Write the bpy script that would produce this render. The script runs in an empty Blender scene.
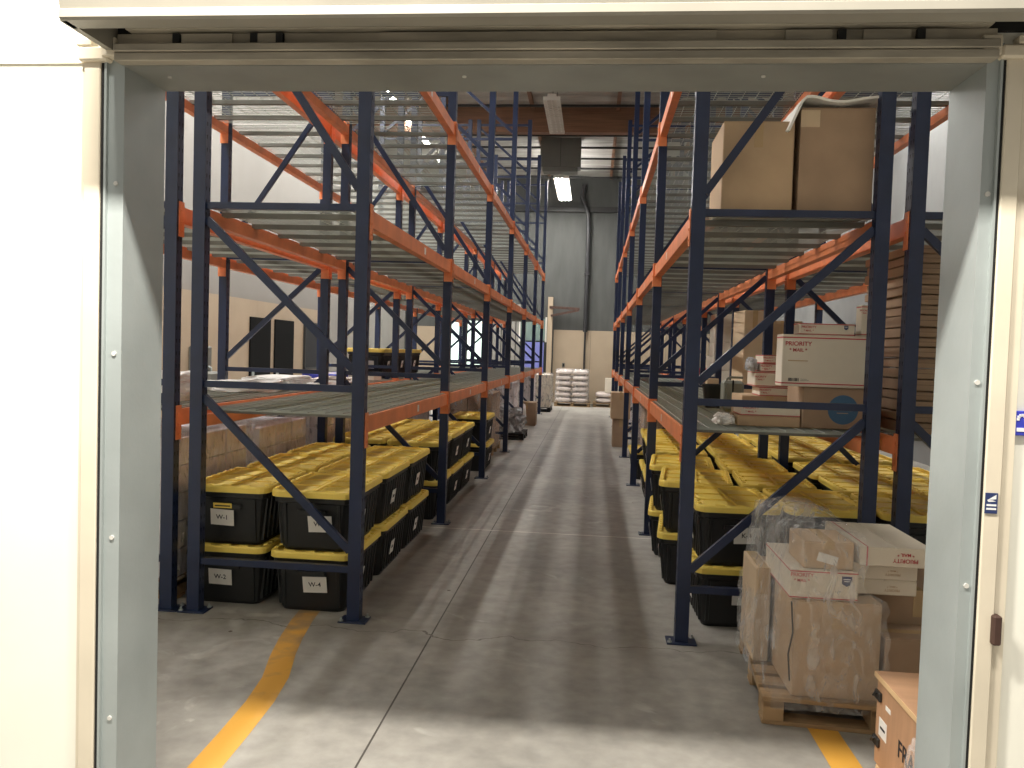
import bpy, bmesh, math, random
from mathutils import Vector, Matrix, noise
random.seed(7)
C = bpy.context.scene.collection
PI = math.pi

# ------------------------------------------------------------------ materials
def mat(name, col, rough=.6, metal=0., var=.0, vscale=6., bump=0., bscale=40., alpha=None, emis=None, estr=0., spec=None, stretch=None, coat=0.):
    m = bpy.data.materials.new(name); m.use_nodes = True
    nt = m.node_tree; b = nt.nodes['Principled BSDF']
    b.inputs['Base Color'].default_value = (*col, 1)
    b.inputs['Roughness'].default_value = rough
    b.inputs['Metallic'].default_value = metal
    if coat: b.inputs['Coat Weight'].default_value = coat
    if spec is not None: b.inputs['Specular IOR Level'].default_value = spec
    if emis:
        b.inputs['Emission Color'].default_value = (*emis, 1); b.inputs['Emission Strength'].default_value = estr
    tc = nt.nodes.new('ShaderNodeTexCoord'); vec = tc.outputs['Object']
    if stretch:
        mp = nt.nodes.new('ShaderNodeMapping'); mp.inputs['Scale'].default_value = stretch
        nt.links.new(vec, mp.inputs[0]); vec = mp.outputs[0]
    if var:
        n = nt.nodes.new('ShaderNodeTexNoise'); n.inputs['Scale'].default_value = vscale; n.inputs['Detail'].default_value = 5
        nt.links.new(vec, n.inputs['Vector'])
        r = nt.nodes.new('ShaderNodeMapRange'); r.inputs[1].default_value = .3; r.inputs[2].default_value = .7
        r.inputs[3].default_value = 1 - var; r.inputs[4].default_value = 1 + var
        nt.links.new(n.outputs[0], r.inputs[0])
        v = nt.nodes.new('ShaderNodeVectorMath'); v.operation = 'SCALE'; v.inputs[0].default_value = col
        nt.links.new(r.outputs[0], v.inputs['Scale']); nt.links.new(v.outputs[0], b.inputs['Base Color'])
    if bump:
        n = nt.nodes.new('ShaderNodeTexNoise'); n.inputs['Scale'].default_value = bscale; n.inputs['Detail'].default_value = 3
        nt.links.new(vec, n.inputs['Vector'])
        bp = nt.nodes.new('ShaderNodeBump'); bp.inputs['Strength'].default_value = bump; bp.inputs['Distance'].default_value = .01
        nt.links.new(n.outputs[0], bp.inputs['Height']); nt.links.new(bp.outputs[0], b.inputs['Normal'])
    return m

def concrete():
    m = bpy.data.materials.new('polished_concrete'); m.use_nodes = True
    nt = m.node_tree; N = nt.nodes; L = nt.links; b = N['Principled BSDF']
    tc = N.new('ShaderNodeTexCoord'); P = tc.outputs['Object']
    def nz(scale, det=6, vec=P, dist=0):
        n = N.new('ShaderNodeTexNoise'); n.inputs['Scale'].default_value = scale; n.inputs['Detail'].default_value = det
        n.inputs['Distortion'].default_value = dist
        L.new(vec, n.inputs['Vector']); return n.outputs[0]
    def ramp(src, p0, c0, p1, c1):
        r = N.new('ShaderNodeValToRGB'); e = r.color_ramp.elements
        e[0].position = p0; e[0].color = (*c0, 1); e[1].position = p1; e[1].color = (*c1, 1)
        L.new(src, r.inputs[0]); return r.outputs[0]
    def mix(f, a, bb, mode='MIX'):
        x = N.new('ShaderNodeMix'); x.data_type = 'RGBA'; x.blend_type = mode
        if isinstance(f, float): x.inputs[0].default_value = f
        else: L.new(f, x.inputs[0])
        for s, i in ((a, 6), (bb, 7)):
            if isinstance(s, tuple): x.inputs[i].default_value = (*s, 1)
            else: L.new(s, x.inputs[i])
        return x.outputs[2]
    base = ramp(nz(.9), .35, (.29, .272, .242), .68, (.40, .378, .338))
    sp = ramp(nz(9, 8), .3, (.80, .80, .80), .72, (1.1, 1.1, 1.1))
    c = mix(1., base, sp, 'MULTIPLY')
    # pale mineral blotches
    bl = ramp(nz(3.1, 9, dist=1.2), .60, (0, 0, 0), .68, (1, 1, 1))
    bl2 = ramp(nz(.8, 2), .5, (0, 0, 0), .62, (1, 1, 1))
    bm = mix(1., bl, bl2, 'MULTIPLY')
    c = mix(bm, c, mix(.35, c, (.75, .72, .66)))
    sx = N.new('ShaderNodeSeparateXYZ'); L.new(P, sx.inputs[0])
    def joint(out, pos, w, wob=.0):
        a = N.new('ShaderNodeMath'); a.operation = 'SUBTRACT'; L.new(out, a.inputs[0]); a.inputs[1].default_value = pos
        d = N.new('ShaderNodeMath'); d.operation = 'ABSOLUTE'; L.new(a.outputs[0], d.inputs[0])
        k = N.new('ShaderNodeMath'); k.operation = 'LESS_THAN'; L.new(d.outputs[0], k.inputs[0]); k.inputs[1].default_value = w
        return k.outputs[0]
    c = mix(joint(sx.outputs[0], -.865, .0045), c, (.07, .06, .05))
    for y in (7.36, 16.0): c = mix(joint(sx.outputs[1], y, .010), c, (.66, .62, .55))
    # a hairline crack wandering across the aisle
    wn = nz(2.2, 4)
    w1 = N.new('ShaderNodeMath'); w1.operation = 'MULTIPLY_ADD'; L.new(wn, w1.inputs[0]); w1.inputs[1].default_value = .55; L.new(sx.outputs[1], w1.inputs[2])
    c = mix(joint(w1.outputs[0], 4.85, .004), c, (.16, .14, .12))
    # dark specks
    vo = N.new('ShaderNodeTexVoronoi'); vo.inputs['Scale'].default_value = 1.7; L.new(P, vo.inputs['Vector'])
    k = N.new('ShaderNodeMath'); k.operation = 'LESS_THAN'; L.new(vo.outputs['Distance'], k.inputs[0]); k.inputs[1].default_value = .022
    c = mix(k.outputs[0], c, (.10, .07, .05))
    L.new(c, b.inputs['Base Color'])
    rr = N.new('ShaderNodeMapRange'); L.new(nz(4, 6), rr.inputs[0]); rr.inputs[3].default_value = .42; rr.inputs[4].default_value = .72
    L.new(rr.outputs[0], b.inputs['Roughness'])
    b.inputs['Specular IOR Level'].default_value = .35
    bp = N.new('ShaderNodeBump'); bp.inputs['Strength'].default_value = .12; bp.inputs['Distance'].default_value = .01
    L.new(nz(30, 8), bp.inputs['Height']); L.new(bp.outputs[0], b.inputs['Normal'])
    return m

def film(name, base=.22, tint=(.9, .9, .9), scale=9.):
    """clear crinkled stretch film: mostly see-through, milky in the folds, glossy"""
    m = bpy.data.materials.new(name); m.use_nodes = True
    nt = m.node_tree; N = nt.nodes; L = nt.links
    N.remove(N['Principled BSDF']); out = N['Material Output']
    tr = N.new('ShaderNodeBsdfTransparent'); gl = N.new('ShaderNodeBsdfPrincipled')
    gl.inputs['Base Color'].default_value = (*tint, 1); gl.inputs['Roughness'].default_value = .07
    tc = N.new('ShaderNodeTexCoord')
    mp = N.new('ShaderNodeMapping'); mp.inputs['Scale'].default_value = (1, 1, .45); L.new(tc.outputs['Object'], mp.inputs[0])
    n = N.new('ShaderNodeTexNoise'); n.inputs['Scale'].default_value = scale; n.inputs['Detail'].default_value = 7; n.inputs['Distortion'].default_value = 1.5
    L.new(mp.outputs[0], n.inputs['Vector'])
    r = N.new('ShaderNodeMapRange'); r.inputs[1].default_value = .42; r.inputs[2].default_value = .72
    r.inputs[3].default_value = base * .6; r.inputs[4].default_value = min(1, base * 2.3)
    L.new(n.outputs[0], r.inputs[0])
    bp = N.new('ShaderNodeBump'); bp.inputs['Strength'].default_value = .9; bp.inputs['Distance'].default_value = .03
    L.new(n.outputs[0], bp.inputs['Height']); L.new(bp.outputs[0], gl.inputs['Normal'])
    mx = N.new('ShaderNodeMixShader'); L.new(r.outputs[0], mx.inputs[0]); L.new(tr.outputs[0], mx.inputs[1]); L.new(gl.outputs[0], mx.inputs[2])
    L.new(mx.outputs[0], out.inputs[0])
    return m

M = dict(
    floor=concrete(),
    blue=mat('navy_rack_paint', (.009, .019, .060), .38, 0, .18, 5),
    hole=mat('punched_slot_dark', (.006, .007, .01), .8),
    orange=mat('orange_beam_paint', (.70, .22, .085), .45, 0, .12, 8),
    wire=mat('galvanised_wire', (.36, .385, .35), .5, .35),
    channel=mat('galvanised_channel', (.17, .17, .15), .55, .3, .15, 6),
    steel=mat('galvanised_door_frame', (.385, .42, .41), .45, .25, .10, 3, .05, 60),
    cream=mat('cream_painted_steel', (.72, .64, .50), .5, 0, .06, 4),
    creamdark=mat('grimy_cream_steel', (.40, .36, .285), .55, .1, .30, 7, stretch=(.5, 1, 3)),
    rubber=mat('black_rubber', (.012, .012, .012), .8),
    wallroom=mat('cream_wall_paint', (.93, .91, .80), .7, 0, .03, 2),
    wallwhite=mat('white_wall_paint', (.235, .225, .205), .8, 0, .04, 1.2),
    tan=mat('tan_plywood_panel', (.36, .285, .20), .7, 0, .06, 1.5),
    graywall=mat('grey_tilt_up_concrete', (.066, .069, .065), .85, 0, .16, 1.6, stretch=(2.5, 1, .5)),
    rightwall=mat('pale_grey_wall_paint', (.27, .275, .27), .8, 0, .08, 1.5),
    ceil=mat('foil_backed_insulation', (.33, .32, .295), .5, 0, .30, 2.2, .9, 3., stretch=(.4, 2.2, 1)),
    glulam=mat('brown_glulam_timber', (.19, .095, .052), .6, 0, .25, 4, stretch=(.3, 1, 9)),
    rod=mat('dark_steel_rod', (.03, .03, .03), .5, .4),
    duct=mat('grey_duct_metal', (.14, .14, .125), .6, .3, .1, 2),
    totebody=mat('black_ribbed_plastic', (.010, .011, .012), .42),
    lid=mat('yellow_plastic_lid', (.88, .66, .13), .42, 0, .05, 4),
    paper=mat('white_label_paper', (.74, .72, .68), .7),
    ink=mat('black_ink', (.015, .015, .02), .6),
    kraft=mat('kraft_cardboard', (.49, .345, .215), .75, 0, .07, 5, .05, 60),
    kraftdark=mat('brown_cardboard', (.36, .245, .16), .75, 0, .10, 5),
    kraftlight=mat('pale_cardboard', (.60, .46, .31), .75, 0, .08, 5),
    tape=mat('clear_packing_tape', (.50, .35, .19), .25),
    whitebox=mat('white_mailing_carton', (.70, .63, .52), .65, 0, .04, 4),
    pinkbox=mat('pale_pinkish_carton', (.82, .79, .82), .7, 0, .10, 5),
    red=mat('red_print', (.48, .035, .045), .6),
    navyprint=mat('navy_print', (.02, .035, .12), .5),
    blueprint=mat('blue_round_print', (.05, .13, .24), .6),
    wood=mat('rough_pallet_wood', (.36, .235, .12), .8, 0, .22, 6, .2, 30, stretch=(1, 8, 1)),
    ply=mat('reddish_plywood', (.44, .25, .14), .55, 0, .10, 4, stretch=(1, 5, 1)),
    plyedge=mat('pale_plywood_edge', (.66, .45, .24), .6),
    latch=mat('dark_steel_latch', (.05, .05, .05), .4, .8),
    film=film('stretch_film', .20, (.85, .85, .85), 13),
    film2=film('dense_stretch_film', .17, (.88, .87, .88), 9),
    silver=mat('crumpled_grey_film', (.42, .42, .43), .22, .3, .45, 6, 1., 9),
    sack=mat('white_woven_sack', (.66, .58, .54), .55, 0, .10, 8, .6, 14),
    foam=mat('white_foam_sheet', (.78, .76, .71), .7, 0, .05, 6),
    bag=mat('white_plastic_bag', (.88, .86, .84), .3, 0, .05, 6, .8, 12),
    yellow=None,
    black=mat('black_door_leaf', (.004, .004, .004), .8, spec=.1),
    greyplastic=mat('grey_green_plastic', (.20, .205, .17), .4, 0, .08, 10),
    fixture=mat('white_fixture_enamel', (.62, .60, .55), .5),
    tube=mat('lit_lamp_tube', (1, 1, 1), .5, emis=(1, .97, .92), estr=45),
    tubeoff=mat('unlit_lamp_tube', (.75, .74, .70), .3),
    day=mat('daylit_window_glass', (.5, .6, .55), .2, emis=(.80, 1, .90), estr=1.1),
    bluesheet=mat('blue_panel_paint', (.16, .18, .48), .6),
    pipe=mat('dark_downpipe', (.018, .018, .02), .5),
    rust=mat('rusty_brown_steel', (.07, .035, .025), .7, .2, .3, 10),
    bluesign=mat('royal_blue_sign', (.035, .045, .42), .5),
    whiteprint=mat('white_print', (.8, .8, .8), .5),
    blackpallet=mat('black_plastic_pallet', (.012, .012, .013), .6),
    clear=mat('clear_plastic', (.45, .45, .46), .1, .3),
)
def yellowpaint():
    m = mat('worn_yellow_floor_paint', (.62, .32, .05), .55)
    nt = m.node_tree; N = nt.nodes; L = nt.links; b = N['Principled BSDF']
    tc = N.new('ShaderNodeTexCoord')
    n = N.new('ShaderNodeTexNoise'); n.inputs['Scale'].default_value = 7; n.inputs['Detail'].default_value = 8
    L.new(tc.outputs['Object'], n.inputs['Vector'])
    sx = N.new('ShaderNodeSeparateXYZ'); L.new(tc.outputs['Object'], sx.inputs[0])
    # wear grows with distance from the doorway
    r = N.new('ShaderNodeMapRange'); L.new(sx.outputs[1], r.inputs[0]); r.inputs[1].default_value = 3.2; r.inputs[2].default_value = 5.0
    r.inputs[3].default_value = -.28; r.inputs[4].default_value = .28
    a = N.new('ShaderNodeMath'); a.operation = 'ADD'; L.new(n.outputs[0], a.inputs[0]); L.new(r.outputs[0], a.inputs[1])
    cr = N.new('ShaderNodeValToRGB'); e = cr.color_ramp.elements
    e[0].position = .45; e[0].color = (.70, .36, .055, 1); e[1].position = .8; e[1].color = (.30, .21, .12, 1)
    L.new(a.outputs[0], cr.inputs[0]); L.new(cr.outputs[0], b.inputs['Base Color'])
    return m
M['yellow'] = yellowpaint()

# ------------------------------------------------------------------ mesh builder
class MB:
    def __init__(s): s.v = []; s.f = []; s.mi = []; s.T = Matrix.Identity(4)
    def add(s, vs, fs, mi=0):
        o = len(s.v); s.v += [tuple(s.T @ Vector(v)) for v in vs]
        s.f += [tuple(o + i for i in f) for f in fs]; s.mi += [mi] * len(fs); return s
    def box(s, x0, x1, y0, y1, z0, z1, mi=0, b=0):
        if b:
            bm = bmesh.new(); bmesh.ops.create_cube(bm, size=1)
            for v in bm.verts:
                v.co = Vector(((x0 + x1) / 2 + v.co.x * (x1 - x0), (y0 + y1) / 2 + v.co.y * (y1 - y0), (z0 + z1) / 2 + v.co.z * (z1 - z0)))
            bmesh.ops.bevel(bm, geom=list(bm.edges), offset=b, segments=1, affect='EDGES')
            bm.verts.index_update()
            s.add([v.co[:] for v in bm.verts], [[v.index for v in f.verts] for f in bm.faces], mi); bm.free(); return s
        vs = [(x, y, z) for z in (z0, z1) for y in (y0, y1) for x in (x0, x1)]
        return s.add(vs, [(0, 2, 3, 1), (4, 5, 7, 6), (0, 1, 5, 4), (2, 6, 7, 3), (0, 4, 6, 2), (1, 3, 7, 5)], mi)
    def bar(s, p, q, w, h, up=(0, 0, 1), mi=0):
        """rectangular bar from p to q; w along side, h along up"""
        p, q = Vector(p), Vector(q); d = (q - p).normalized(); up = Vector(up)
        sd = d.cross(up)
        if sd.length < 1e-5: sd = d.cross(Vector((0, 1, 0)))
        sd.normalize(); u = sd.cross(d).normalized()
        vs = [tuple(P + sd * a * w / 2 + u * b * h / 2) for P in (p, q) for b in (-1, 1) for a in (-1, 1)]
        return s.add(vs, [(0, 2, 3, 1), (4, 5, 7, 6), (0, 1, 5, 4), (2, 6, 7, 3), (0, 4, 6, 2), (1, 3, 7, 5)], mi)
    def tube(s, pts, r, n=8, mi=0, cap=True):
        pts = [Vector(p) for p in pts]; rings = []
        for i, p in enumerate(pts):
            d = (pts[min(i + 1, len(pts) - 1)] - pts[max(i - 1, 0)]).normalized()
            a = Vector((0, 0, 1)) if abs(d.z) < .9 else Vector((1, 0, 0))
            u = d.cross(a).normalized(); w = d.cross(u).normalized()
            rr = r[i] if isinstance(r, (list, tuple)) else r
            rings.append([tuple(p + (u * math.cos(2 * PI * k / n) + w * math.sin(2 * PI * k / n)) * rr) for k in range(n)])
        return s.loft(rings, mi, cap)
    def loft(s, rings, mi=0, cap=True):
        n = len(rings[0]); vs = [p for r in rings for p in r]; fs = []
        for i in range(len(rings) - 1):
            for k in range(n):
                a, b = i * n + k, i * n + (k + 1) % n
                fs.append((a, b, b + n, a + n))
        if cap:
            fs.append(tuple(range(n - 1, -1, -1))); fs.append(tuple((len(rings) - 1) * n + k for k in range(n)))
        return s.add(vs, fs, mi)
    def mesh(s, name, mats):
        me = bpy.data.meshes.new(name); me.from_pydata(s.v, [], s.f)
        for m in mats: me.materials.append(m)
        for p, i in zip(me.polygons, s.mi): p.material_index = i
        bm = bmesh.new(); bm.from_mesh(me); bmesh.ops.recalc_face_normals(bm, faces=bm.faces); bm.to_mesh(me); bm.free()
        return me
    def build(s, name, mats, parent=None, smooth=False):
        if not isinstance(mats, (list, tuple)): mats = [mats]
        me = s.mesh(name, mats)
        if smooth:
            for p in me.polygons: p.use_smooth = True
        return link(name, me, parent)
def link(name, me, parent=None, loc=None, rz=None):
    o = bpy.data.objects.new(name, me); C.objects.link(o)
    if parent: o.parent = parent
    if loc is not None: o.location = loc
    if rz is not None: o.rotation_euler.z = rz
    return o
def tag(o, label=None, cat=None, group=None, kind=None):
    if label: o['label'] = label
    if cat: o['category'] = cat
    if group: o['group'] = group
    if kind: o['kind'] = kind
    return o
def empty(name, loc=(0, 0, 0), rz=0):
    o = bpy.data.objects.new(name, None); C.objects.link(o); o.location = loc; o.rotation_euler.z = rz; o.empty_display_size = .1; return o
def structure(name, mb, m):
    o = mb.build(name, m); o['kind'] = 'structure'; return o
def copytree(o, parent=None):
    c = o.copy(); C.objects.link(c)
    if parent: c.parent = parent
    for ch in list(o.children): copytree(ch, c)
    return c
_txt = {}
def text(body, size, loc, rot, m, parent, name='lettering', align='CENTER', sx=1.):
    k = (body, size, m.name, align)
    if k not in _txt:
        cu = bpy.data.curves.new('font', 'FONT'); cu.body = body; cu.size = size; cu.align_x = align; cu.align_y = 'CENTER'
        cu.extrude = .0004; cu.offset = size * .012
        tmp = bpy.data.objects.new('font', cu); me = bpy.data.meshes.new_from_object(tmp); me.name = name
        me.materials.clear(); me.materials.append(m); bpy.data.objects.remove(tmp); bpy.data.curves.remove(cu); _txt[k] = me
    o = bpy.data.objects.new(name, _txt[k]); C.objects.link(o); o.parent = parent; o.location = loc; o.rotation_euler = rot; o.scale = (sx, 1, 1)
    return o
ORD = ['first', 'second', 'third', 'fourth', 'fifth', 'sixth', 'seventh', 'eighth', 'ninth', 'tenth', 'eleventh', 'twelfth']
FRONT = (PI / 2, 0, 0)              # text that faces the doorway (-Y)
LEFTW = (PI / 2, 0, -PI / 2)        # text that faces -X

# ------------------------------------------------------------------ key measurements (metres; doorway wall at Y = 2.3 .. 2.5)
H = 1.6438
Y0, BAY, NB = 4.7228, 2.82, 6
LV = (1.2268, 2.4571, 3.7158)
TOP = 6.15
XL, XR = -5.9, 5.5
XL = -6.3
YF = 26.9
ZC = 7.5

# ------------------------------------------------------------------ setting
structure('floor', MB().box(-8, 8, -3, 27.2, -.1, 0), M['floor'])
structure('wall_left', MB().box(XL - .2, XL, 2.5, YF, 0, ZC), M['wallwhite'])
structure('wall_right', MB().box(XR, XR + .2, 2.5, YF, 0, ZC), M['rightwall'])
structure('wall_far', MB().box(XL - .2, XR + .2, YF, YF + .2, 0, ZC), M['graywall'])
OX0, OX1, OZ = -1.39, 1.008, 2.44      # doorway opening
wf = MB()
wf.box(-8, OX0 - .055, 2.3, 2.5, 0, ZC).box(OX1 + .036, 8, 2.3, 2.5, 0, ZC).box(OX0 - .055, OX1 + .036, 2.3, 2.5, OZ + .05, ZC)
structure('wall_near', wf, M['wallroom'])
# tan wainscot panels: left wall and far wall
t = MB()
y = 2.6
while y < 18.9:
    t.box(XL, XL + .018, y, min(y + 1.215, 19.0), .0, 2.44); y += 1.22
structure('trim_1', t, M['tan'])
t = MB(); x = -1.30
while x < 5.4:
    t.box(x, min(x + 1.212, 5.45), YF - .02, YF, 0, 2.40); x += 1.22
t.box(-6.0, -5.05, YF - .02, YF, 0, 2.40)
structure('trim_2', t, M['tan'])
structure('trim_3', MB().box(XL, XR, YF - .10, YF, 6.25, 6.42), M['rod'])        # ledger along the far wall
structure('trim_4', MB().box(-1.50, -1.34, YF - .32, YF - .02, 0, 3.45), M['tan'])  # post at the far wall
# ceiling deck, sub purlins and glulams
structure('ceiling', MB().box(XL - .2, XR + .2, 2.5, YF + .2, ZC, ZC + .15), M['ceil'])
t = MB()
for yy in (7.3, 13.3, 19.3): t.box(XL, XR, yy, yy + .22, 6.80, 7.42)
structure('ceiling_glulam', t, M['glulam'])
t = MB()
x = -5.55
while x < XR:
    t.box(x - .04, x + .04, 2.6, YF - .1, 7.30, 7.5); x += 1.98
structure('ceiling_joist', t, M['glulam'])
t = MB(); yy = 8.6
while yy < YF:
    if abs((yy - 7.3) % 6.0 - .1) > .35: t.box(XL, XR, yy - .02, yy + .02, 7.18, 7.23)
    yy += 1.25
structure('ceiling_rod', t, M['rod'])
# lumpy insulation blankets sagging between the joists
t = MB(); nx, ny = 60, 110
vs = []; fs = []
for j in range(ny + 1):
    for i in range(nx + 1):
        X = XL + (XR - XL) * i / nx; Y = 2.6 + (YF - 2.7) * j / ny
        z = 7.44 - .05 * abs(math.sin(Y * PI / .62)) - .05 * noise.noise(Vector((X * 1.1, Y * 2.3, 0)))
        vs.append((X, Y, z))
for j in range(ny):
    for i in range(nx):
        a = j * (nx + 1) + i; fs.append((a, a + 1, a + nx + 2, a + nx + 1))
t.add(vs, fs); structure('ceiling_insulation', t, M['ceil'])

# ---- doorway: galvanised frame
t = MB()
t.box(OX0 - .055, OX0, 2.292, 2.52, 0, OZ + .05).box(OX1, OX1 + .036, 2.292, 2.52, 0, OZ + .05)
structure('door_2', MB().box(OX0, OX1, 2.292, 2.52, OZ, OZ + .05), mat('shaded_galvanised_header', (.27, .275, .25), .5, .2, .2, 2.5))  # header steel coloured darker than the jambs to stand in for soffit shade
for x0, x1 in ((OX0 - .055, OX0 - .048), (OX1 + .030, OX1 + .036)): t.box(x0, x1, 2.280, 2.292, 0, OZ + .05)
structure('door_1', t, M['steel'])
t = MB()
for x, s in ((OX0 - .022, 0), (OX1 + .018, 0)):
    for z in (.5, 1.05, 1.6, 2.1):
        t.T = Matrix.Translation((x, 2.292, z)); t.tube([(0, 0, 0), (0, -.004, 0)], .007, 8)
t.T = Matrix.Identity(4)
for x in (-1.3, -.4, .45): t.T = Matrix.Translation((x, 2.38, OZ)); t.tube([(0, 0, 0), (0, 0, -.004)], .006, 8)
structure('trim_5', t, M['fixture'])     # screws in the frame
# black gaskets beside the frame
structure('trim_6', MB().box(OX0 - .066, OX0 - .055, 2.285, 2.30, 0, OZ + .03).box(OX1 + .036, OX1 + .046, 2.285, 2.30, 0, OZ + .03), M['rubber'])
# vertical guides
for n, (x0, x1) in enumerate(((-1.507, -1.457), (1.053, 1.097))):
    g = MB()
    g.box(x0, x1, 2.278, 2.30, 0, 2.45, b=.003)
    g.box(x0 - .01 if n == 0 else x1 - .008, x0 + .008 if n == 0 else x1 + .030, 2.286, 2.30, 0, 2.45)
    # stepped bracket at the top of the guide
    if n == 0: g.box(x0 - .01, x1 + .03, 2.262, 2.30, 2.448, 2.488, b=.005).box(x0 - .016, x0 + .03, 2.262, 2.30, 2.490, 2.510, b=.003).box(x1 + .015, x1 + .058, 2.256, 2.30, 2.458, 2.512, b=.003)
    else: g.box(x0 - .02, x1 + .012, 2.262, 2.30, 2.448, 2.482, b=.005).box(x0 + .02, x1 + .018, 2.262, 2.30, 2.484, 2.506, b=.003).box(x0 - .072, x0 - .024, 2.256, 2.30, 2.452, 2.505, b=.003)
    structure('trim_%d' % (7 + n), g, M['cream'])
# head track above the opening: stepped rail with slots
g = MB()
g.box(-1.40, 1.02, 2.252, 2.30, OZ + .003, OZ + .026, b=.002)
g.box(-1.40, 1.02, 2.246, 2.30, OZ + .028, OZ + .050, b=.002)
g.box(-1.40, 1.02, 2.270, 2.30, OZ + .050, OZ + .084, 1)
g.box(-1.36, 1.00, 2.240, 2.30, OZ + .086, OZ + .092, b=.002)
for x0, x1 in ((-1.20, -1.05), (-.98, -.90), (-.62, .30), (.48, .60), (.68, .80), (.83, .90)):
    g.box(x0, x1, 2.258, 2.272, OZ + .053, OZ + .080, 0)
for x in (-1.225, -.995, -.92, .615, .815): g.box(x, x + .020, 2.254, 2.274, OZ + .052, OZ + .080, 2)
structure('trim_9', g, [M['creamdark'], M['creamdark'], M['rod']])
structure('trim_10', MB().box(-1.45, 1.12, 2.28, 2.30, OZ + .084, OZ + .20), M['rubber'])
# overhead hood of the sliding door
g = MB()
prof = [(2.045, 2.474), (2.037, 2.480), (2.037, 2.500), (2.041, 2.503), (2.034, 2.530), (2.038, 2.534), (2.038, 2.62), (2.038, 2.78), (2.30, 2.80), (2.30, 2.70), (2.10, 2.69), (2.10, 2.474)]
def hood(x0, x1):
    n = len(prof)
    g.loft([[(x0, a, b) for a, b in prof], [(x1, a, b) for a, b in prof]])
hood(-1.42, 1.9)
g.box(-1.425, -1.405, 2.05, 2.30, 2.474, 2.79)
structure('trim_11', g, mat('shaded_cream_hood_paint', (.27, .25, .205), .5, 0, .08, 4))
structure('trim_12', MB().box(-6, OX0 - .10, 2.294, 2.30, 2.450, 2.452), M['cream'])   # seam in the left wall panels

# ---- things by the doorway, right side
o = MB().box(1.056, 1.087, 2.2745, 2.278, 1.252, 1.307).build('safety_sticker', M['navyprint'])
tag(o, 'small dark blue sticker stuck low on the cream right door guide', 'sticker')
MB().add([(1.060, 2.274, 1.288), (1.083, 2.274, 1.303), (1.083, 2.274, 1.291), (1.073, 2.274, 1.288), (1.083, 2.274, 1.285), (1.063, 2.274, 1.283)], [(0, 2, 1), (0, 5, 4, 3)]).build('emblem', M['whiteprint'], o)
MB().box(1.059, 1.084, 2.2739, 2.2746, 1.272, 1.277).box(1.059, 1.084, 2.2739, 2.2746, 1.262, 1.267).build('small_print', M['whiteprint'], o)
o = MB().box(1.123, 1.275, 2.288, 2.2995, 1.462, 1.528, b=.002).build('blue_sign', M['bluesign'])
tag(o, 'royal blue wall sign with a white symbol at the right edge', 'sign')
g = MB()
for k in range(7):
    a0 = PI * (1.0 - k / 6 * 1.1); g.T = Matrix.Translation((1.143 + .010 * math.cos(a0), 2.2875, 1.506 + .011 * math.sin(a0))); g.box(-.0035, .0035, -.001, .001, -.0035, .0035)
g.T = Matrix.Identity(4); g.box(1.131, 1.161, 2.2865, 2.2885, 1.473, 1.483)
g.build('symbol', M['whiteprint'], o)
o = empty('door_latch', (1.128, 2.264, 2.10))
tag(o, 'dark cast metal latch bracket beside the top of right door guide', 'latch')
MB().box(-.004, .05, .0, .03, -.035, .035, b=.004).build('latch_plate', M['rust'], o)
MB().tube([(.0, 0, .0), (-.012, -.02, 0), (-.016, -.04, .0)], .010, 8).build('latch_pin', M['steel'], o)
o = MB().box(1.088, 1.11, 2.26, 2.30, .90, .98, b=.004).build('hinge_bracket', M['rust'])
tag(o, 'chipped rusty bracket low on the right door guide edge', 'bracket')

# ---- painted line on the floor
def stripe(pts, w):
    vs = []; fs = []
    for i, p in enumerate(pts):
        a = Vector(pts[max(i - 1, 0)]); b = Vector(pts[min(i + 1, len(pts) - 1)]); d = (b - a).normalized(); n = Vector((-d.y, d.x))
        for s_ in (-1, 1): vs.append((p[0] + n.x * w / 2 * s_, p[1] + n.y * w / 2 * s_, .001))
    for i in range(len(pts) - 1): fs.append((2 * i, 2 * i + 1, 2 * i + 3, 2 * i + 2))
    return MB().add(vs, fs)
structure('floor_line', stripe([(-1.43, 2.4), (-1.435, 2.95), (-1.445, 3.23), (-1.463, 3.55), (-1.50, 3.83), (-1.575, 4.12), (-1.622, 4.35), (-1.668, 4.65), (-1.71, 5.1)], .13), M['yellow'])
structure('floor_line', stripe([(1.09, 2.6), (1.085, 3.3), (1.08, 3.75)], .13), M['yellow'])

# ---- far-end and side-wall fittings
g = MB(); o = empty('black_door', (XL + .02, 14.9, 0)); tag(o, 'left black door in the tan panelled side wall', 'door')
MB().box(0, .03, -.47, .47, 0, 2.13).build('door_leaf', M['black'], o)
MB().box(.03, .07, -.40, -.37, .9, 1.15).build('handle', M['steel'], o)
o = empty('black_door', (XL + .02, 16.1, 0)); tag(o, 'right black door in the tan panelled side wall', 'door')
MB().box(0, .03, -.50, .50, 0, 2.13).build('door_leaf', M['black'], o)
MB().box(.03, .07, -.43, -.40, .9, 1.15).build('handle', M['steel'], o)
o = empty('notice_board', (XL + .02, 17.9, 1.15)); tag(o, 'dark notice board on the tan wall right of the black doors', 'board')
MB().box(0, .04, -.62, .62, 0, .95).build('board_panel', M['hole'], o)
MB().box(.0, .05, -.66, -.62, -.03, .98).box(0, .05, .62, .66, -.03, .98).box(0, .05, -.66, .66, .95, .99).box(0, .05, -.66, .66, -.04, 0).build('board_frame', M['rod'], o)
o = MB().box(XL + .02, XL + .028, 12.25, 12.72, 1.72, 2.08).build('wall_notice', M['paper'])
tag(o, 'white paper notice on the tan wall above the drinking fountain', 'notice')
o = empty('drinking_fountain', (XL + .02, 12.45, .95)); tag(o, 'grey wall mounted drinking fountain left of the black doors', 'fountain')
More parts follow.
